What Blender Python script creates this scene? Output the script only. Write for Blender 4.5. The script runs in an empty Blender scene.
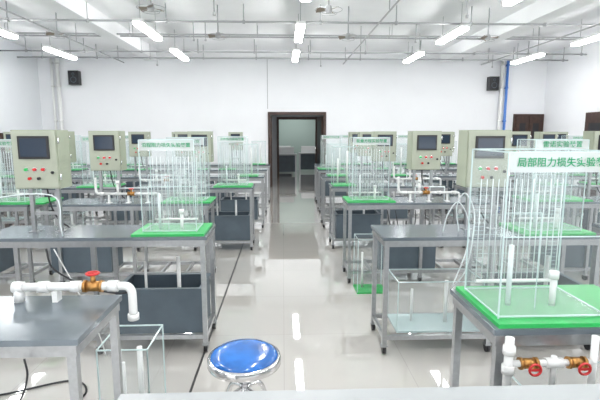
import bpy, math, random
from mathutils import Vector, Matrix
random.seed(4)
scene = bpy.context.scene
try:
    scene.view_settings.view_transform = 'Standard'
except Exception:
    pass

# ---------------------------------------------------------------- materials
def mat(name, col, rough=0.5, metal=0.0, noise=0.0, nscale=20.0, bump=0.0, spec=0.5, emit=None, estr=0.0, coat=0.0):
    m = bpy.data.materials.new(name); m.use_nodes = True
    nt = m.node_tree; b = nt.nodes['Principled BSDF']
    b.inputs['Base Color'].default_value = (*col, 1)
    b.inputs['Roughness'].default_value = rough
    b.inputs['Metallic'].default_value = metal
    b.inputs['Specular IOR Level'].default_value = spec
    b.inputs['Coat Weight'].default_value = coat
    if emit:
        b.inputs['Emission Color'].default_value = (*emit, 1)
        b.inputs['Emission Strength'].default_value = estr
    if noise > 0 or bump > 0:
        tc = nt.nodes.new('ShaderNodeTexCoord')
        n = nt.nodes.new('ShaderNodeTexNoise'); n.inputs['Scale'].default_value = nscale
        n.inputs['Detail'].default_value = 3
        nt.links.new(tc.outputs['Object'], n.inputs['Vector'])
        if noise > 0:
            r = nt.nodes.new('ShaderNodeValToRGB')
            r.color_ramp.elements[0].position = 0.3; r.color_ramp.elements[1].position = 0.7
            r.color_ramp.elements[0].color = (*[max(0, c*(1-noise)) for c in col], 1)
            r.color_ramp.elements[1].color = (*[min(1, c*(1+noise)) for c in col], 1)
            nt.links.new(n.outputs['Fac'], r.inputs['Fac'])
            nt.links.new(r.outputs['Color'], b.inputs['Base Color'])
        if bump > 0:
            bp = nt.nodes.new('ShaderNodeBump'); bp.inputs['Strength'].default_value = bump
            bp.inputs['Distance'].default_value = 0.01
            nt.links.new(n.outputs['Fac'], bp.inputs['Height'])
            nt.links.new(bp.outputs['Normal'], b.inputs['Normal'])
    return m

def glass_mat(name, tint, fac):
    m = bpy.data.materials.new(name); m.use_nodes = True
    nt = m.node_tree; nt.nodes.remove(nt.nodes['Principled BSDF'])
    out = nt.nodes['Material Output']
    tr = nt.nodes.new('ShaderNodeBsdfTransparent'); tr.inputs['Color'].default_value = (*tint, 1)
    pb = nt.nodes.new('ShaderNodeBsdfPrincipled')
    pb.inputs['Base Color'].default_value = (.75, .79, .80, 1); pb.inputs['Roughness'].default_value = .08
    mx = nt.nodes.new('ShaderNodeMixShader'); mx.inputs[0].default_value = fac
    nt.links.new(tr.outputs[0], mx.inputs[1]); nt.links.new(pb.outputs[0], mx.inputs[2])
    nt.links.new(mx.outputs[0], out.inputs['Surface'])
    return m

def floor_mat():
    m = bpy.data.materials.new('glossy_floor_tiles'); m.use_nodes = True
    nt = m.node_tree; b = nt.nodes['Principled BSDF']
    tc = nt.nodes.new('ShaderNodeTexCoord')
    br = nt.nodes.new('ShaderNodeTexBrick')
    br.offset = 0.0; br.squash = 1.0
    br.inputs['Scale'].default_value = 1.0
    br.inputs['Brick Width'].default_value = 0.8; br.inputs['Row Height'].default_value = 0.8
    br.inputs['Mortar Size'].default_value = 0.002; br.inputs['Mortar Smooth'].default_value = 0.1
    br.inputs['Color1'].default_value = (.56, .54, .505, 1)
    br.inputs['Color2'].default_value = (.545, .525, .49, 1)
    br.inputs['Mortar'].default_value = (.45, .435, .41, 1)
    nt.links.new(tc.outputs['Object'], br.inputs['Vector'])
    nt.links.new(br.outputs['Color'], b.inputs['Base Color'])
    n = nt.nodes.new('ShaderNodeTexNoise'); n.inputs['Scale'].default_value = 1.7
    nt.links.new(tc.outputs['Object'], n.inputs['Vector'])
    mr = nt.nodes.new('ShaderNodeMapRange')
    mr.inputs['To Min'].default_value = .02; mr.inputs['To Max'].default_value = .05
    nt.links.new(n.outputs['Fac'], mr.inputs['Value'])
    nt.links.new(mr.outputs[0], b.inputs['Roughness'])
    b.inputs['Specular IOR Level'].default_value = 1.0
    b.inputs['IOR'].default_value = 1.6
    b.inputs['Coat Weight'].default_value = 1.0
    b.inputs['Coat Roughness'].default_value = .02
    b.inputs['Coat IOR'].default_value = 1.7
    return m

M = {}
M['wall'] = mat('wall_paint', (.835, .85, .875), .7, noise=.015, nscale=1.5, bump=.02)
M['wall_l'] = mat('left_wall_shaded', (.74, .77, .80), .7, noise=.015, nscale=1.5)  # wall paint darkened, so the left wall's shade is in the colour
M['ceil'] = mat('ceiling_paint', (.86, .87, .885), .8, noise=.02, nscale=2)
M['floor'] = floor_mat()
M['steel'] = mat('brushed_steel', (.40, .41, .42), .3, .8, noise=.08, nscale=40)
M['top'] = mat('steel_bench_top', (.16, .19, .215), .18, .35, noise=.12, nscale=9)
M['dark'] = mat('black_plastic', (.015, .015, .018), .35)
M['tank'] = mat('grey_pvc_tank', (.08, .108, .132), .4, noise=.12, nscale=6)
M['green'] = mat('green_mat', (.022, .40, .09), .35, noise=.08, nscale=10)
M['gtext'] = mat('green_lettering', (.0, .27, .10), .5)
M['box'] = mat('control_box_paint', (.34, .375, .285), .45, noise=.03, nscale=8)
M['boxs'] = mat('control_box_trim', (.40, .43, .345), .45)
M['scr'] = mat('display_glass', (.02, .03, .045), .1, emit=(.05, .1, .2), estr=.15)
M['red'] = mat('red_plastic', (.65, .02, .02), .35)
M['redw'] = mat('red_handwheel', (.55, .03, .03), .4)
M['grn'] = mat('green_button', (.03, .5, .12), .35)
M['brass'] = mat('brass', (.45, .23, .07), .3, .8)
M['pvc'] = mat('white_pvc', (.76, .77, .76), .3)
M['tube'] = mat('clear_tube', (.66, .72, .73), .2)
M['edge'] = mat('acrylic_edge', (.54, .66, .66), .15)
M['tick'] = mat('scale_marks', (.42, .55, .55), .5)
M['glass'] = glass_mat('acrylic_sheet', (.965, .98, .98), .07)
M['frost'] = glass_mat('acrylic_scale_sheet', (.95, .975, .975), .16)
M['base'] = glass_mat('acrylic_base_sheet', (.9, .96, .95), .30)
M['head'] = glass_mat('header_strip', (.95, .98, .98), .60)
M['lamp'] = mat('fluorescent_diffuser', (1, 1, 1), .5, emit=(1, .995, .985), estr=40)
M['lampb'] = mat('lamp_housing', (.85, .85, .85), .4)
M['brown'] = mat('dark_brown_wood', (.05, .024, .017), .4, noise=.3, nscale=14)
M['pipeg'] = mat('grey_conduit', (.38, .39, .40), .4)
M['blue'] = mat('blue_vinyl', (.012, .14, .50), .18, noise=.35, nscale=9, bump=.35, coat=.6)
M['bluep'] = mat('blue_paint', (.08, .22, .62), .4)
M['chrome'] = mat('chrome', (.75, .75, .76), .12, 1)
M['desk'] = mat('desk_laminate', (.38, .40, .41), .35, noise=.03, nscale=5)
M['seam'] = mat('floor_seam', (.05, .05, .05), .5)
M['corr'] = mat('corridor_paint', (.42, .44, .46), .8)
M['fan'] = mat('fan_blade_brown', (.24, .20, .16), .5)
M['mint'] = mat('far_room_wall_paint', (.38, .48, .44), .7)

# ---------------------------------------------------------------- builder
class B:
    def __init__(s):
        s.v = []; s.f = []; s.m = []; s.sm = []; s.mats = []
    def mi(s, k):
        if k not in s.mats: s.mats.append(k)
        return s.mats.index(k)
    def box(s, x0, x1, y0, y1, z0, z1, k):
        o = len(s.v)
        s.v += [(x0,y0,z0),(x1,y0,z0),(x1,y1,z0),(x0,y1,z0),(x0,y0,z1),(x1,y0,z1),(x1,y1,z1),(x0,y1,z1)]
        for q in [(0,3,2,1),(4,5,6,7),(0,1,5,4),(1,2,6,5),(2,3,7,6),(3,0,4,7)]:
            s.f.append([o+i for i in q]); s.m.append(s.mi(k)); s.sm.append(False)
    def quad(s, pts, k):
        o = len(s.v); s.v += [tuple(p) for p in pts]
        s.f.append([o, o+1, o+2, o+3]); s.m.append(s.mi(k)); s.sm.append(False)
    def tube(s, pts, r, k, n=10, caps=True):
        pts = [Vector(p) for p in pts]
        up = None; rings = []
        for i, p in enumerate(pts):
            if i == 0: t = pts[1]-pts[0]
            elif i == len(pts)-1: t = pts[-1]-pts[-2]
            else: t = (pts[i+1]-p).normalized()+(p-pts[i-1]).normalized()
            if t.length < 1e-9: t = Vector((0, 0, 1))
            t.normalize()
            if up is None:
                up = Vector((0, 0, 1)) if abs(t.z) < .9 else Vector((1, 0, 0))
            a = up - t*up.dot(t)
            if a.length < 1e-6: a = t.orthogonal()
            a.normalize(); up = a
            b = t.cross(a)
            o = len(s.v)
            rr = r[i] if isinstance(r, (list, tuple)) else r
            for j in range(n):
                th = 2*math.pi*j/n
                s.v.append(tuple(p + (a*math.cos(th)+b*math.sin(th))*rr))
            rings.append(o)
        for i in range(len(rings)-1):
            for j in range(n):
                s.f.append([rings[i]+j, rings[i]+(j+1) % n, rings[i+1]+(j+1) % n, rings[i+1]+j])
                s.m.append(s.mi(k)); s.sm.append(True)
        if caps:
            s.f.append([rings[0]+j for j in range(n)][::-1]); s.m.append(s.mi(k)); s.sm.append(False)
            s.f.append([rings[-1]+j for j in range(n)]); s.m.append(s.mi(k)); s.sm.append(False)
    def rev(s, prof, c, k, n=40):
        rings = []
        for r, z in prof:
            rings.append(len(s.v))
            for j in range(n):
                th = 2*math.pi*j/n
                s.v.append((c[0]+r*math.cos(th), c[1]+r*math.sin(th), c[2]+z))
        for i in range(len(rings)-1):
            for j in range(n):
                s.f.append([rings[i]+j, rings[i]+(j+1) % n, rings[i+1]+(j+1) % n, rings[i+1]+j])
                s.m.append(s.mi(k)); s.sm.append(True)
    def torus(s, c, R, r, k, axis='z', n=24, m=8):
        pts = []
        for i in range(n+1):
            a = 2*math.pi*i/n
            if axis == 'z': pts.append((c[0]+R*math.cos(a), c[1]+R*math.sin(a), c[2]))
            elif axis == 'y': pts.append((c[0]+R*math.cos(a), c[1], c[2]+R*math.sin(a)))
            else: pts.append((c[0], c[1]+R*math.cos(a), c[2]+R*math.sin(a)))
        s.tube(pts, r, k, m, caps=False)
    def mesh(s, name):
        me = bpy.data.meshes.new(name)
        me.from_pydata(s.v, [], s.f)
        for k in s.mats: me.materials.append(M[k])
        me.polygons.foreach_set('material_index', s.m)
        me.polygons.foreach_set('use_smooth', s.sm)
        me.update()
        return me

def put(me, name, loc=(0, 0, 0), rz=0, bevel=0):
    o = bpy.data.objects.new(name, me)
    o.location = loc; o.rotation_euler = (0, 0, rz)
    scene.collection.objects.link(o)
    if bevel:
        md = o.modifiers.new('bevel', 'BEVEL'); md.width = bevel; md.segments = 2; md.limit_method = 'ANGLE'
    return o

def spline(pts, k=8):
    P = [Vector(p) for p in pts]; P = [P[0]*2-P[1]] + P + [P[-1]*2-P[-2]]
    out = []
    for i in range(1, len(P)-2):
        for j in range(k):
            t = j/k
            out.append(.5*((2*P[i])+(-P[i-1]+P[i+1])*t+(2*P[i-1]-5*P[i]+4*P[i+1]-P[i+2])*t*t+(-P[i-1]+3*P[i]-3*P[i+1]+P[i+2])*t**3))
    out.append(P[-2]); return out

# ---------------------------------------------------------------- room
XL, XR, YB, YF, H = -6.45, 7.27, 12.5, -3.0, 3.65
def simple(name, boxes):
    b = B()
    for bx in boxes: b.box(*bx)
    return put(b.mesh(name), name)
simple('floor', [(XL-.2, XR+.2, YF-.2, 18.4, -.1, 0, 'floor')])
simple('ceiling', [(XL-.2, XR+.2, YF-.2, YB+.2, H, H+.1, 'ceil')])
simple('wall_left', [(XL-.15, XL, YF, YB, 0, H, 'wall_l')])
simple('wall_right', [(XR, XR+.15, YF, YB, 0, H, 'wall')])
simple('wall_front', [(XL, XR, YF-.15, YF, 0, H, 'wall')])
DX0, DX1, DZ = -.41, 1.19, 2.07
simple('wall_back', [(XL, DX0, YB, YB+.15, 0, H, 'wall'), (DX1, XR, YB, YB+.15, 0, H, 'wall'), (DX0, DX1, YB, YB+.15, DZ, H, 'wall')])
simple('baseboard_back', [(XL, DX0-.1, YB-.015, YB, 0, .12, 'pipeg'), (DX1+.1, XR, YB-.015, YB, 0, .12, 'pipeg')])
simple('baseboard_left', [(XL, XL+.015, YF, YB-.02, 0, .12, 'pipeg')])
simple('baseboard_right', [(XR-.015, XR, YF, YB-.02, 0, .12, 'pipeg')])
simple('trim_1', [(DX0-.008, DX0+.008, YB-.008, YB, DZ+.08, H-.2, 'pipeg')])
simple('trim_2', [(-.557, -.543, .2, YB-.1, 0, .002, 'seam')])
# ceiling beams
simple('ceiling_beam', [(-3.55, -3.25, YF, YB-.24, H-.28, H, 'ceil')])
simple('ceiling_beam', [(4.2, 4.5, YF, YB-.24, H-.28, H, 'ceil')])
simple('ceiling_beam', [(XL, XR, YB-.22, YB, H-.18, H, 'ceil')])
# doors
def doorframe(name, x0, x1, y0, y1, z):
    return simple(name, [(x0, x0+.07, y0, y1, 0, z, 'brown'), (x1-.07, x1, y0, y1, 0, z, 'brown'), (x0+.07, x1-.07, y0, y1, z-.08, z, 'brown')])
doorframe('door_1', DX0+.002, DX1-.002, YB-.03, YB+.17, DZ-.002)
# open leaves
b = B()
b.box(0, .04, 0, .72, .01, 1.96, 'brown'); b.box(-.005, 0, .1, .62, .15, .9, 'dark'); b.box(-.005, 0, .1, .62, 1.05, 1.85, 'dark')
b.tube([(-.05, .66, .9), (-.05, .66, 1.15)], .012, 'chrome')
b.tube([(-.05, .66, .92), (0, .66, .92)], .008, 'chrome')
lm = b.mesh('door_leaf')
put(lm, 'door_leaf', (DX1-.11, YB+.18, 0), math.radians(6))
put(lm, 'door_leaf', (DX0+.07, YB+.18, 0), math.radians(8))
# corridor and far room
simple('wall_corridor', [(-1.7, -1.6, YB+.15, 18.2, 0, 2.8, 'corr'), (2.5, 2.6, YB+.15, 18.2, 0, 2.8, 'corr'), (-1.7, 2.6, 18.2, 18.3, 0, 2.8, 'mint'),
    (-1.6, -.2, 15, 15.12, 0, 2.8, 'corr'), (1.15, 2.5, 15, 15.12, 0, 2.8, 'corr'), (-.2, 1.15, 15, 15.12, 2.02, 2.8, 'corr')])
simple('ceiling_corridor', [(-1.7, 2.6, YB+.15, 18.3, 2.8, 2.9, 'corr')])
doorframe('door_2', -.198, 1.148, 14.95, 15.17, 2.018)
# closed doors
def closed(name, w, z):
    b = B()
    b.box(0, w, -.05, -.002, 0, z, 'brown')
    for i in range(2):
        a = .06+i*(w-.09)/2
        c = a+(w-.15)/2
        b.box(a, c, -.065, -.05, .02, z-.08, 'brown')
        b.box(a+.1, c-.08, -.07, -.065, .2, .9, 'dark')
        b.box(a+.1, c-.08, -.07, -.065, 1.05, z-.25, 'dark')
    b.tube([(w/2-.05, -.11, .95), (w/2-.05, -.11, 1.15)], .012, 'chrome')
    b.tube([(w/2+.05, -.11, .95), (w/2+.05, -.11, 1.15)], .012, 'chrome')
    return b.mesh(name)
put(closed('door_3', .85, 2.02), 'door_3', (6.41, YB, 0))
put(closed('door_4', 1.3, 1.98), 'door_4', (XR, 10.65, 0), math.radians(-90))
# cupboard left
b = B(); b.box(0, .4, 0, .9, 0, 1.5, 'brown'); b.box(.4, .42, .02, .44, .05, 1.46, 'brown'); b.box(.4, .42, .46, .88, .05, 1.46, 'brown')
b.box(.42, .435, .40, .42, .7, .85, 'chrome'); b.box(.42, .435, .48, .50, .7, .85, 'chrome')
put(b.mesh('storage_cupboard'), 'storage_cupboard', (XL+.02, 10.0, 0))
# speakers
b = B(); b.box(-.13, .13, -.2, -.02, -.18, .18, 'dark'); b.box(-.04, .04, -.02, .0, -.05, .05, 'dark')
b.torus((0, -.2, -.05), .07, .008, 'tank', 'y'); b.torus((0, -.2, .09), .03, .006, 'tank', 'y')
sm_ = b.mesh('wall_speaker')
put(sm_, 'wall_speaker', (-5.46, YB, 2.93)); put(sm_, 'wall_speaker', (5.73, YB, 2.83))
# wall pipes
def vpipe(name, x, r, k, z0=0, z1=H):
    b = B(); b.tube([(0, 0, z0), (0, 0, z1)], r, k, 14)
    for z in (.6, 1.8, 2.7, 3.3):
        b.tube([(0, 0, z), (0, 0, z+.05)], r*1.3, k, 14)
        b.box(-.015, .015, 0, .1-.002, z, z+.04, k)
    put(b.mesh(name), name, (x, YB-.1, 0))
vpipe('drain_pipe', -5.9, .05, 'pvc', 0, H-.19); vpipe('drain_pipe', -6.05, .03, 'pvc', 0, H-.19)
vpipe('water_riser_pipe', 6.12, .035, 'bluep', 0, H-.19); vpipe('drain_pipe', 5.98, .045, 'pvc', 0, H-.19)

# ceiling pipes
b = B()
for y, z in ((11.6, 3.33), (10.9, 3.36), (8.0, 3.36), (6.3, 3.42)):
    b.tube([(XL, y, z), (XR, y, z)], .018, 'pipeg', 8)
    x = XL+.6
    while x < XR:
        b.tube([(x, y, z), (x, y, H)], .010, 'pipeg', 6)
        b.tube([(x-.02, y, z), (x+.02, y, z)], .034, 'pipeg', 8)
        x += 1.3
for x in (-4.1, 1.6, 5.3):
    b.tube([(x, YF, 3.30), (x, YB-.3, 3.30)], .014, 'pipeg', 8)
    for y in (2, 4.5, 7, 9.5, 11.8):
        b.tube([(x, y, 3.30), (x, y, H)], .008, 'pipeg', 6)
for x, y in ((-1.5, 8.0), (-1.3, 8.0), (2.3, 8.0), (-5.2, 8.0), (.9, 10.9), (-2.9, 10.9), (5.0, 10.9), (-.9, 6.3), (2.5, 6.3)):
    b.tube([(x, y, 3.36), (x, y, 3.08)], .009, 'pipeg', 6)
    b.tube([(x, y, 3.08), (x, y, 3.04)], .02, 'pipeg', 8)
put(b.mesh('ceiling_pipes'), 'ceiling_pipes')
# cable tray
b = B()
for y in (9.35, 9.55):
    b.box(XL, XR, y-.008, y+.008, 3.41, 3.44, 'pipeg')
x = XL+.2
while x < XR:
    b.box(x-.01, x+.01, 9.36, 9.54, 3.415, 3.425, 'pipeg'); x += .4
for x in (-5.5, -3, -.5, 2.2, 5.2):
    b.tube([(x, 9.35, 3.44), (x, 9.35, H)], .006, 'pipeg', 6); b.tube([(x, 9.55, 3.44), (x, 9.55, H)], .006, 'pipeg', 6)
put(b.mesh('cable_tray'), 'cable_tray')

# fluorescent lamps
b = B()
b.box(-.075, .075, -.63, .63, .025, .07, 'lampb'); b.box(-.062, .062, -.62, .62, -.02, .025, 'lamp')
b.tube([(0, -.45, .07), (0, -.45, .45)], .006, 'pipeg', 6); b.tube([(0, .45, .07), (0, .45, .45)], .006, 'pipeg', 6)
lampm = b.mesh('fluorescent_lamp')
for y in (10.5, 8.15, 5.5, 3.0, .5):
    for x in (-4.82, -2.27, .30, 3.0, 5.7):
        put(lampm, 'fluorescent_lamp', (x, y+(x*.03), 3.2))

# ceiling fans
b = B()
b.tube([(0, 0, .05), (0, 0, .5)], .012, 'pipeg', 8)
b.rev([(0, -.05), (.035, -.04), (.05, 0), (.035, .05), (0, .06)], (0, 0, 0), 'pipeg', 16)
for i in range(3):
    a = i*2*math.pi/3+.4
    c, s = math.cos(a), math.sin(a)
    pts = []
    for r, w, z in ((.04, -.03, -.01), (.17, -.045, -.03), (.17, .045, .02), (.04, .03, .01)):
        pts.append((c*r-s*w, s*r+c*w, z))
    b.quad(pts, 'fan')
b.torus((0, 0, 0), .185, .004, 'pipeg'); b.torus((0, 0, -.05), .11, .003, 'pipeg')
fanm = b.mesh('ceiling_fan')
for x, y in ((.63, 6.3), (-1.75, 6.3), (-3.8, 8.0), (-1.1, 8.0), (1.14, 8.0), (3.6, 8.0), (6.2, 8.0)):
    put(fanm, 'ceiling_fan', (x, y+.09, H-.5), random.random()*3)

# ---------------------------------------------------------------- equipment meshes
TZ = .82
BD = .42
def bench(L):
    b = B(); h = L/2; d = BD/2
    b.box(-h, h, -d, d, TZ-.022, TZ, 'top')
    b.box(-h+.01, h-.01, -d+.008, -d+.03, TZ-.065, TZ-.022, 'steel')
    b.box(-h+.01, h-.01, d-.03, d-.008, TZ-.065, TZ-.022, 'steel')
    b.box(-h+.01, -h+.032, -d+.03, d-.03, TZ-.065, TZ-.022, 'steel')
    b.box(h-.032, h-.01, -d+.03, d-.03, TZ-.065, TZ-.022, 'steel')
    xs = [-h+.03, h-.03] + ([0.0] if L > 1.3 else [])
    for x in xs:
        for y in (-d+.025, d-.025):
            b.box(x-.015, x+.015, y-.015, y+.015, .06, TZ-.06, 'steel')
            b.box(x-.022, x+.022, y-.022, y+.022, .052, .062, 'steel')
            b.tube([(x-.012, y, .03), (x+.012, y, .03)], .03, 'dark', 14)
        b.box(x-.012, x+.012, -d+.04, d-.04, .10, .13, 'steel')
    for y in (-d+.025, d-.025):
        b.box(-h+.04, h-.04, y-.012, y+.012, .10, .13, 'steel')
    for x in (-h+.25, -h+.5, h-.5, h-.25):
        b.box(x-.012, x+.012, -d+.04, d-.04, .10, .13, 'steel')
    return b.mesh('workbench')
benchm = bench(1.5)

def tankmesh():
    b = B(); w, d, h, t = .29, .165, .31, .012
    b.box(-w, w, -d, -d+t, 0, h, 'tank'); b.box(-w, w, d-t, d, 0, h, 'tank')
    b.box(-w, -w+t, -d+t, d-t, 0, h, 'tank'); b.box(w-t, w, -d+t, d-t, 0, h, 'tank')
    b.box(-w+t, w-t, -d+t, d-t, 0, t, 'tank')
    for (x0, x1, y0, y1) in ((-w-.01, w+.01, -d-.01, -d+.02), (-w-.01, w+.01, d-.02, d+.01), (-w-.01, -w+.02, -d+.02, d-.02), (w-.02, w+.01, -d+.02, d-.02)):
        b.box(x0, x1, y0, y1, h, h+.012, 'tank')
    b.tube([(.1, 0, .02), (.1, 0, .5)], .014, 'pvc'); b.tube([(-.15, .05, .02), (-.15, .05, .45)], .010, 'pvc')
    return b.mesh('water_tank')
tankm = tankmesh()

def ctrl():
    b = B(); w, h, d = .15, .39, .08
    z0 = .31
    b.box(-w, w, -d, d, z0, z0+h, 'box')
    b.box(-w+.008, w-.008, -d-.012, -d-.001, z0+.008, z0+h-.008, 'boxs')
    b.box(-.10, .10, -d-.022, -d-.012, z0+.20, z0+.35, 'dark')
    b.box(-.085, .085, -d-.024, -d-.022, z0+.215, z0+.335, 'scr')
    for i, k in enumerate(('grn', 'red', 'red')):
        x = -.06+.055*i
        b.tube([(x, -d-.012, z0+.13), (x, -d-.03, z0+.13)], .010, k, 14)
        b.tube([(x, -d-.012, z0+.13), (x, -d-.018, z0+.13)], .015, 'chrome', 14)
    for i, k in enumerate(('red', 'dark')):
        x = -.04+.06*i
        b.tube([(x, -d-.012, z0+.07), (x, -d-.03, z0+.07)], .010, k, 14)
    b.tube([(.11, -d-.012, z0+.11), (.11, -d-.025, z0+.11)], .01, 'dark', 10)
    for z in (z0+.06, z0+.3):
        b.tube([(w+.004, -d, z), (w+.004, -d, z+.04)], .006, 'chrome', 8)
    for i in range(6):
        b.box(w, w+.002, -.04, .04, z0+.12+.018*i, z0+.126+.018*i, 'box')
    for x in (-.09, .09):
        b.box(x-.013, x+.013, -.013, .013, .006, z0, 'steel')
        b.box(x-.03, x+.03, -.03, .03, 0, .006, 'steel')
    b.box(-.077, .077, -.01, .01, .12, .14, 'steel')
    b.tube(spline([(0, .03, z0), (.01, .04, z0-.12), (.05, .05, .08), (.12, .06, .012)]), .006, 'dark', 6)
    return b.mesh('control_box')
ctrlm = ctrl()

def manometer(w, h, d, nt, mat_w=.24, mat_d=.19, mx=0):
    b = B()
    b.box(-mat_w+mx, mat_w+mx, -mat_d, mat_d, 0, .015, 'green')
    z0 = .015; e = .0025
    b.quad([(-w, -d, z0+.008), (w, -d, z0+.008), (w, d, z0+.008), (-w, d, z0+.008)], 'base')
    for x in (-w, w):
        for y in (-d, d):
            b.box(x-e, x+e, y-e, y+e, z0, z0+h, 'edge')
    for z in (z0+.008, z0+h):
        b.box(-w, w, -d-e, -d+e, z-.0025, z+.0025, 'edge'); b.box(-w, w, d-e, d+e, z-.0025, z+.0025, 'edge')
        b.box(-w-e, -w+e, -d+e, d-e, z-.0025, z+.0025, 'edge'); b.box(w-e, w+e, -d+e, d-e, z-.0025, z+.0025, 'edge')
    b.box(-w, w, -d-e, -d+e, z0+h*.5, z0+h*.5+.003, 'edge')
    b.quad([(-w, d, z0), (w, d, z0), (w, d, z0+h), (-w, d, z0+h)], 'frost')
    b.quad([(-w, -d, z0), (w, -d, z0), (w, -d, z0+h-.07), (-w, -d, z0+h-.07)], 'glass')
    b.quad([(-w, -d, z0+h-.07), (w, -d, z0+h-.07), (w, -d, z0+h), (-w, -d, z0+h)], 'head')
    b.quad([(-w, -d, z0), (-w, d, z0), (-w, d, z0+h), (-w, -d, z0+h)], 'glass')
    b.quad([(w, -d, z0), (w, d, z0), (w, d, z0+h), (w, -d, z0+h)], 'glass')
    for i in range(nt):
        x = -w*.85+1.7*w*i/(nt-1)
        b.tube([(x, d-.03, z0+.05), (x, d-.03, z0+h-.12)], .0022, 'tube', 6)
    n = 24
    for i in range(n):
        z = z0+.08+(h-.22)*i/(n-1)
        if i % 5 == 0: b.box(-w*.9, w*.9, d-.012, d-.0105, z, z+.0010, 'tick')
        else:
            b.box(-w*.9, -w*.7, d-.012, d-.0105, z, z+.0010, 'tick')
            b.box(w*.7, w*.9, d-.012, d-.0105, z, z+.0010, 'tick')
    b.tube([(-w*.85, d-.03, z0+.05), (w*.85, d-.03, z0+.05)], .008, 'pvc', 10)
    b.tube([(-w*.5, -.02, z0), (-w*.5, -.02, z0+h*.40)], .010, 'tube', 10)
    b.tube([(w*.35, -.03, z0), (w*.35, -.03, z0+h*.18)], .012, 'pvc', 10)
    b.tube([(w*.35, -.03, z0+h*.18), (w*.35, -.03, z0+h*.18+.03)], .018, 'pvc', 10)
    for x in (-w*.8, -w*.1):
        b.box(x-.0015, x+.0015, -.07, -.067, z0, z0+h*.62, 'edge')
    b.box(-w*.8, -w*.1, -.07, -.067, z0+h*.62, z0+h*.62+.003, 'edge')
    return b.mesh('manometer_apparatus')
manoA = manometer(.18, .62, .12, 12)
manoB = manometer(.20, .60, .15, 15, mat_w=.31, mat_d=.20, mx=.09)

def cleartank(w, d, h, base='green'):
    b = B(); e = .003
    b.box(-w, w, -d, d, 0, .012, base)
    for x in (-w+e, w-e):
        for y in (-d+e, d-e):
            b.box(x-e, x+e, y-e, y+e, .012, h, 'edge')
    for y in (-d+e, d-e): b.box(-w, w, y-e, y+e, h, h+.006, 'edge')
    for x in (-w+e, w-e): b.box(x-e, x+e, -d+2*e, d-2*e, h, h+.006, 'edge')
    b.quad([(-w, -d, .012), (w, -d, .012), (w, -d, h), (-w, -d, h)], 'glass')
    b.quad([(-w, d, .012), (w, d, .012), (w, d, h), (-w, d, h)], 'glass')
    b.quad([(w, -d, .012), (w, d, .012), (w, d, h), (w, -d, h)], 'glass')
    b.quad([(-w, -d, .012), (-w, d, .012), (-w, d, h), (-w, -d, h)], 'glass')
    b.tube([(w*.3, 0, .012), (w*.3, 0, h*.9)], .014, 'pvc', 10)
    b.tube([(-w*.5, .03, .012), (-w*.5, .03, h*.7)], .010, 'pvc', 10)
    return b.mesh('acrylic_water_tank')
ctankm = cleartank(.15, .14, .50)
ctank2 = cleartank(.30, .15, .36, 'edge')

def add_valve(b, c, axis='z', s=1.0):
    x, y, z = c
    b.tube([(x-.03*s, y, z), (x+.03*s, y, z)], .024*s, 'brass', 12)
    b.tube([(x-.042*s, y, z), (x-.03*s, y, z)], .029*s, 'brass', 8)
    b.tube([(x+.03*s, y, z), (x+.042*s, y, z)], .029*s, 'brass', 8)
    if axis == 'z':
        b.tube([(x, y, z), (x, y, z+.06*s)], [.014*s, .009*s], 'brass', 10)
        b.torus((x, y, z+.06*s), .026*s, .006*s, 'redw', 'z', 18, 6)
        b.box(x-.024*s, x+.024*s, y-.004, y+.004, z+.057*s, z+.063*s, 'redw')
    else:
        b.tube([(x, y, z), (x, y-.06*s, z)], [.014*s, .009*s], 'brass', 10)
        b.torus((x, y-.06*s, z), .026*s, .006*s, 'redw', 'y', 18, 6)
        b.box(x-.024*s, x+.024*s, y-.063*s, y-.057*s, z-.004, z+.004, 'redw')

def pipework(L, sgn):
    b = B(); r = .012; z = .09
    h = L/2
    b.tube([(-h, 0, z), (h, 0, z)], r, 'pvc', 12)
    for x in (-h*.75, 0, h*.75):
        b.box(x-.02, x+.02, -.03, .03, 0, .006, 'pvc'); b.box(x-.008, x+.008, -.012, .012, .006, z-r, 'pvc')
    for x in (-h, -h*.4, h*.4, h):
        b.tube([(x-.022, 0, z), (x+.022, 0, z)], r*1.45, 'pvc', 12)
    b.tube([(-h*.4, 0, z), (-h*.4, 0, z+.10)], r, 'pvc', 12)
    b.tube([(-h*.4, 0, z+.10), (-h*.4, 0, z+.13)], r*1.5, 'pvc', 12)
    b.tube(spline([(h, 0, z), (h+.05*1, 0, z-.005), (h+.06, .0, z-.04), (h+.06, .0, .0)]), r, 'pvc', 12)
    b.tube(spline([(-h, 0, z), (-h-.05, 0, z+.01), (-h-.06, .0, z+.06), (-h-.06, .0, z+.16)]), r, 'pvc', 12)
    add_valve(b, (h*.12*sgn, 0, z), 'z', .8)
    b.tube([(-h*.5, .05, z+.05), (h*.7, .05, z+.05)], r*.6, 'tube', 8)
    for x in (-h*.5, h*.1, h*.7):
        b.tube([(x, .05, 0), (x, .05, z+.05)], r*.5, 'tube', 8)
    return b.mesh('pvc_pipework')
pwL = pipework(.5, 1); pwR = pipework(.5, -1)

def label(parent, txt, size, loc):
    cu = bpy.data.curves.new('label_text', 'FONT'); cu.body = txt; cu.size = size
    cu.align_x = 'CENTER'; cu.extrude = .0005; cu.offset = .0004
    cu.materials.append(M['gtext'])
    o = bpy.data.objects.new('label_text', cu); scene.collection.objects.link(o)
    o.parent = parent; o.location = loc; o.rotation_euler = (math.pi/2, 0, 0)
    return o

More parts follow.
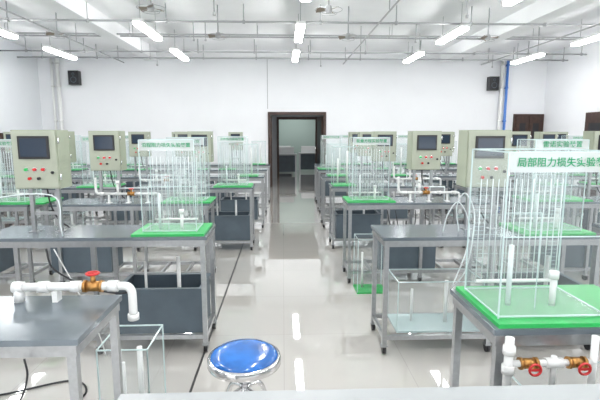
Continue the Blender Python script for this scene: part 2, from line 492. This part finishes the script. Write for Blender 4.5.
def mk_bench(cx, y0): return put(benchm, 'workbench', (cx, y0+BD/2, 0))
def mk_ctrl(x, y0): return put(ctrlm, 'control_box', (x, y0+BD/2+.04, TZ), 0, .004)
def mk_tank(x, y0): return put(tankm, 'water_tank', (x, y0+BD/2, .13))
def mk_mano(x, y0, me=None, txt='流体阻力实验装置', size=.038, lx=0):
    me = me or manoA
    o = put(me, 'manometer_apparatus', (x, y0+BD/2, TZ))
    label(o, txt, size, (lx, -.155 if me is manoB else -.125, .59 if me is manoA else .568))
    return o
def mk_pipe(x, y0, left, dy=-.12): return put(pwL if left else pwR, 'pvc_pipework', (x, y0+BD/2+dy, TZ))
def mk_ct(x, y0): return put(ctankm, 'acrylic_water_tank', (x, y0+BD/2, TZ))
def mk_ctu(x, y0): return put(ctank2, 'acrylic_water_tank', (x, y0+BD/2, .13))

# --- row 1
mk_bench(-.687-.75, 1.44)
b = B()
z = .06
b.tube([(-.40, 0, z), (0, 0, z)], .017, 'pvc', 14)
b.tube(spline([(0, 0, z), (.035, 0, z-.002), (.052, 0, z-.02), (.055, 0, z-.05), (.055, 0, -.06)], 4), .017, 'pvc', 14)
b.tube([(.055, 0, -.06), (.055, 0, -.085)], .023, 'pvc', 14)
for x in (-.40, -.30, -.17, -.02): b.tube([(x-.02, 0, z), (x+.02, 0, z)], .023, 'pvc', 14)
b.tube([(-.40, 0, 0), (-.40, 0, z)], .020, 'pvc', 14)
b.box(-.26, -.24, -.02, .02, 0, z-.016, 'pvc')
add_valve(b, (-.10, 0, z), 'z', .9)
put(b.mesh('pvc_pipework'), 'pvc_pipework', (-.678, 1.44+BD-.06, TZ))
mk_tank(-1.75, 1.44)
put(cleartank(.12, .14, .49, 'edge'), 'acrylic_water_tank', (-.76, 2.15, 0))

mk_bench(.735+.75, 1.46)
o = mk_mano(.975, 1.46, manoB, '局部阻力损失实验装置', .0345, lx=0.0)
# oblique scale board
b = B()
b.box(-.16, .16, -.05, .05, 0, .012, 'edge')
b.quad([(-.15, 0, .012), (.15, 0, .012), (.15, 0, .56), (-.15, 0, .56)], 'frost')
for x in (-.15, .15): b.box(x-.003, x+.003, -.003, .003, .012, .56, 'edge')
b.box(-.15, .15, -.003, .003, .56, .566, 'edge')
for i in range(30):
    b.box(-.13, .13, -.003, -.0015, .08+i*.015, .0812+i*.015, 'tick')
for i in range(9):
    b.tube([(-.12+.03*i, -.015, .04), (-.12+.03*i, -.015, .53)], .003, 'tube', 6)
put(b.mesh('scale_board'), 'scale_board', (1.54, 1.66, TZ), math.radians(50))
# front valve assembly on right
b = B()
b.tube([(0, 0, -.005), (0, 0, -.26)], .015, 'pvc', 14)
for z in (-.05, -.12, -.24): b.tube([(0, 0, z-.015), (0, 0, z+.015)], .021, 'pvc', 14)
b.tube([(0, 0, -.10), (.30, 0, -.10)], .012, 'pvc', 14)
add_valve(b, (.07, 0, -.10), 'y', .75)
b.tube([(.16, 0, -.075), (.16, 0, -.20)], .010, 'pvc', 12)
b.tube([(.13, 0, -.10), (.19, 0, -.10)], .018, 'pvc', 12)
add_valve(b, (.24, 0, -.10), 'y', .75)
b.tube([(.30, 0, -.005), (.30, 0, -.30)], .012, 'pvc', 14)
put(b.mesh('valve_manifold'), 'valve_manifold', (.77, 1.42, TZ-.005))
mk_ctu(1.25, 1.46)

# --- row 2
mk_bench(-.51-.75, 2.93); mk_ctrl(-1.64, 2.93-.04); mk_mano(-.77, 2.93, manoA, '沿程阻力损失实验装置', .032)
mk_tank(-.85, 2.93)
mk_bench(.655+.75, 2.86); mk_ctrl(1.40, 2.86); mk_ctu(1.08, 2.86); mk_tank(1.8, 2.86)
mk_mano(1.86, 2.86, manoA, '雷诺实验装置', .045)
mk_bench(-3.05, 2.93); mk_ctrl(-3.2, 2.93)
mk_bench(3.1, 2.86); mk_mano(2.8, 2.86)
# --- row 3
mk_bench(-.72-.75, 4.35); mk_ctrl(-1.75, 4.35); mk_tank(-2.0, 4.35); mk_pipe(-1.52, 4.35, True); mk_mano(-.95, 4.35, None, '伯努利方程实验', .04)
mk_bench(.63+.75, 4.33); mk_ctrl(1.44, 4.33); mk_mano(.87, 4.33, manoA, '能量方程实验装置', .038); mk_tank(1.25, 4.33)
mk_pipe(1.46, 4.33, False)
put(cleartank(.14, .12, .52), 'acrylic_water_tank', (.83, 4.16, 0))
mk_bench(-3.2, 4.35); mk_mano(-2.7, 4.35, manoB); mk_tank(-3.1, 4.35); mk_pipe(-3.4, 4.35, True)
mk_bench(3.1, 4.33); mk_mano(2.7, 4.33, manoB); mk_ctrl(3.3, 4.33); mk_tank(3.0, 4.33)
# --- row 4
mk_bench(-.38-.75, 5.65); mk_ctrl(-1.06, 5.65); mk_mano(-.64, 5.65); mk_tank(-.72, 5.65); mk_pipe(-1.5, 5.65, True)
mk_bench(.62+.75, 5.70); mk_ctrl(1.33, 5.70); mk_ct(.80, 5.70); mk_tank(.98, 5.70); mk_pipe(1.75, 5.70, False)
def generic(cx, y, left):
    mk_bench(cx, y)
    slots = [-.5, 0, .5]; random.shuffle(slots)
    if random.random() < .62: mk_ctrl(cx+slots[0], y)
    c = random.random()
    if c < .5: mk_mano(cx+slots[1], y)
    else: mk_ct(cx+slots[1], y)
    if random.random() < .5: mk_ct(cx+slots[2], y)
    if random.random() < .8: mk_tank(cx+random.choice([-.35, .35]), y)
    else: mk_ctu(cx, y)
for y in (5.68,):
    for cx in (-2.85, -4.55): generic(cx, y, True)
    for cx in (3.1, 4.85): generic(cx, y, False)
for y, le, re in ((7.05, -.30, .62), (8.4, -.30, .66), (9.75, -.28, .7)):
    cx = le-.75
    while cx-.75 > XL+.5: generic(cx, y, True); cx -= 1.72
    cx = re+.75
    while cx+.75 < XR-.3: generic(cx, y, False); cx += 1.72

# cables and hoses
def cable(name, pts, r, k):
    b = B(); b.tube(spline(pts), r, k, 8); put(b.mesh(name), name)
cable('power_cable', [(-.86, 1.43, .76), (-.85, 1.42, .70), (-.88, 1.41, .62), (-.96, 1.40, .58), (-1.1, 1.42, .60)], .0035, 'dark')
cable('power_cable', [(-1.55, 2.92, .75), (-1.50, 2.90, .62), (-1.3, 2.90, .50), (-1.1, 2.90, .45), (-1.0, 2.92, .46)], .006, 'dark')
cable('power_cable', [(-1.5, 2.92, .75), (-1.35, 2.90, .45), (-1.25, 2.90, .2), (-1.2, 2.90, .01)], .004, 'pvc')
cable('power_cable', [(-2.0, 2.6, .008), (-1.7, 2.45, .008), (-1.3, 2.6, .008), (-1.15, 2.45, .008), (-1.3, 2.3, .008), (-1.6, 2.25, .008)], .006, 'dark')
cable('power_cable', [(1.30, 4.32, .75), (1.28, 4.28, .6), (1.15, 4.26, .50), (1.05, 4.28, .6), (1.02, 4.32, .75)], .006, 'dark')
cable('power_cable', [(1.40, 4.32, .75), (1.38, 4.28, .5), (1.25, 4.26, .40), (1.15, 4.28, .5), (1.10, 4.32, .75)], .005, 'dark')
cable('rubber_hose', [(1.21, 3.0, .83), (1.18, 2.98, 1.0), (1.22, 2.95, 1.10), (1.28, 2.93, .98), (1.24, 2.84, .80), (1.2, 2.83, .6), (1.14, 2.9, .45)], .0045, 'tube')
cable('rubber_hose', [(1.10, 3.0, .83), (1.12, 2.98, .95), (1.18, 2.95, 1.04), (1.25, 2.93, .90), (1.2, 2.83, .74), (1.12, 2.83, .5)], .0045, 'tube')
cable('rubber_hose', [(-1.9, 3.0, .83), (-1.95, 2.98, 1.05), (-1.5, 2.95, 1.10), (-1.45, 2.93, .9), (-1.45, 2.95, .83)], .0045, 'tube')

# ---------------------------------------------------------------- stool
b = B()
sz = .52
b.rev([(.0001, 0), (.06, -.001), (.11, -.005), (.140, -.012), (.153, -.022), (.154, -.030)], (0, 0, sz), 'blue', 56)
b.rev([(.154, -.026), (.164, -.028), (.167, -.036), (.167, -.062), (.160, -.067), (.001, -.067)], (0, 0, sz), 'chrome', 56)
b.tube([(0, 0, sz-.067), (0, 0, .22)], .014, 'chrome', 16)
b.tube([(0, 0, .36), (0, 0, .22)], .024, 'chrome', 16)
for i in range(4):
    a = math.pi/4+i*math.pi/2
    c, s = math.cos(a), math.sin(a)
    b.tube(spline([(c*.02, s*.02, .34), (c*.10, s*.10, .31), (c*.15, s*.15, .16), (c*.19, s*.19, .014)]), .011, 'chrome', 10)
    b.tube([(c*.19, s*.19, 0), (c*.19, s*.19, .02)], .015, 'dark', 10)
b.torus((0, 0, .15), .152, .008, 'chrome')
put(b.mesh('round_stool'), 'round_stool', (-.182, 1.94, 0))

# front desk
b = B()
b.box(-.47, 1.4, .62, 1.215, .735, .76, 'desk')
b.box(-.45, -.42, .65, 1.17, 0, .735, 'desk'); b.box(1.35, 1.38, .65, 1.17, 0, .735, 'desk')
b.box(-.42, 1.35, 1.13, 1.15, .25, .735, 'desk')
put(b.mesh('teacher_desk'), 'teacher_desk', bevel=.003)

# far room furniture (seen through the doorway)
b = B()
b.box(-.4, .4, -.3, .3, .72, .76, 'desk')
for x in (-.36, .36):
    for y in (-.26, .26): b.box(x-.02, x+.02, y-.02, y+.02, 0, .72, 'steel')
b.box(-.3, .3, .0, .25, .76, 1.0, 'pvc')
b.box(-.34, .34, .2, .24, .1, .72, 'tank')
fm = b.mesh('laboratory_table')
put(fm, 'laboratory_table', (.1, 16.2, 0)); put(fm, 'laboratory_table', (1.0, 17.2, 0)); put(fm, 'laboratory_table', (.0, 17.6, 0))

# ---------------------------------------------------------------- lights
def area(name, loc, rot, sx, sy, e, col=(1, 1, 1)):
    l = bpy.data.lights.new(name, 'AREA'); l.shape = 'RECTANGLE'; l.size = sx; l.size_y = sy; l.energy = e; l.color = col
    o = bpy.data.objects.new(name, l); o.location = loc; o.rotation_euler = rot; scene.collection.objects.link(o)
area('rear_fill', (0.5, YF+.1, 2.0), (math.radians(90), 0, 0), 10, 2.2, 170, (.96, .98, 1))  # added fill from behind the camera; the front wall has no window
area('far_room_light', (.45, 16.8, 2.7), (0, 0, 0), 1.2, 1.2, 40)
area('corridor_fill', (.45, 13.8, 2.75), (0, 0, 0), .5, .5, 5)  # weak fill added to lift the dark corridor, no fitting modelled
w = bpy.data.worlds.new('world'); scene.world = w; w.use_nodes = True
w.node_tree.nodes['Background'].inputs[0].default_value = (.8, .88, 1, 1)
w.node_tree.nodes['Background'].inputs[1].default_value = .5

# ---------------------------------------------------------------- camera
cam = bpy.data.cameras.new('camera'); cam.lens = 27.0; cam.sensor_width = 36.0; cam.clip_start = .05
co = bpy.data.objects.new('camera', cam); scene.collection.objects.link(co)
co.location = (0, 0, 1.5)
co.rotation_euler = (math.radians(90-8.47), 0, math.radians(-2.16))
scene.camera = co
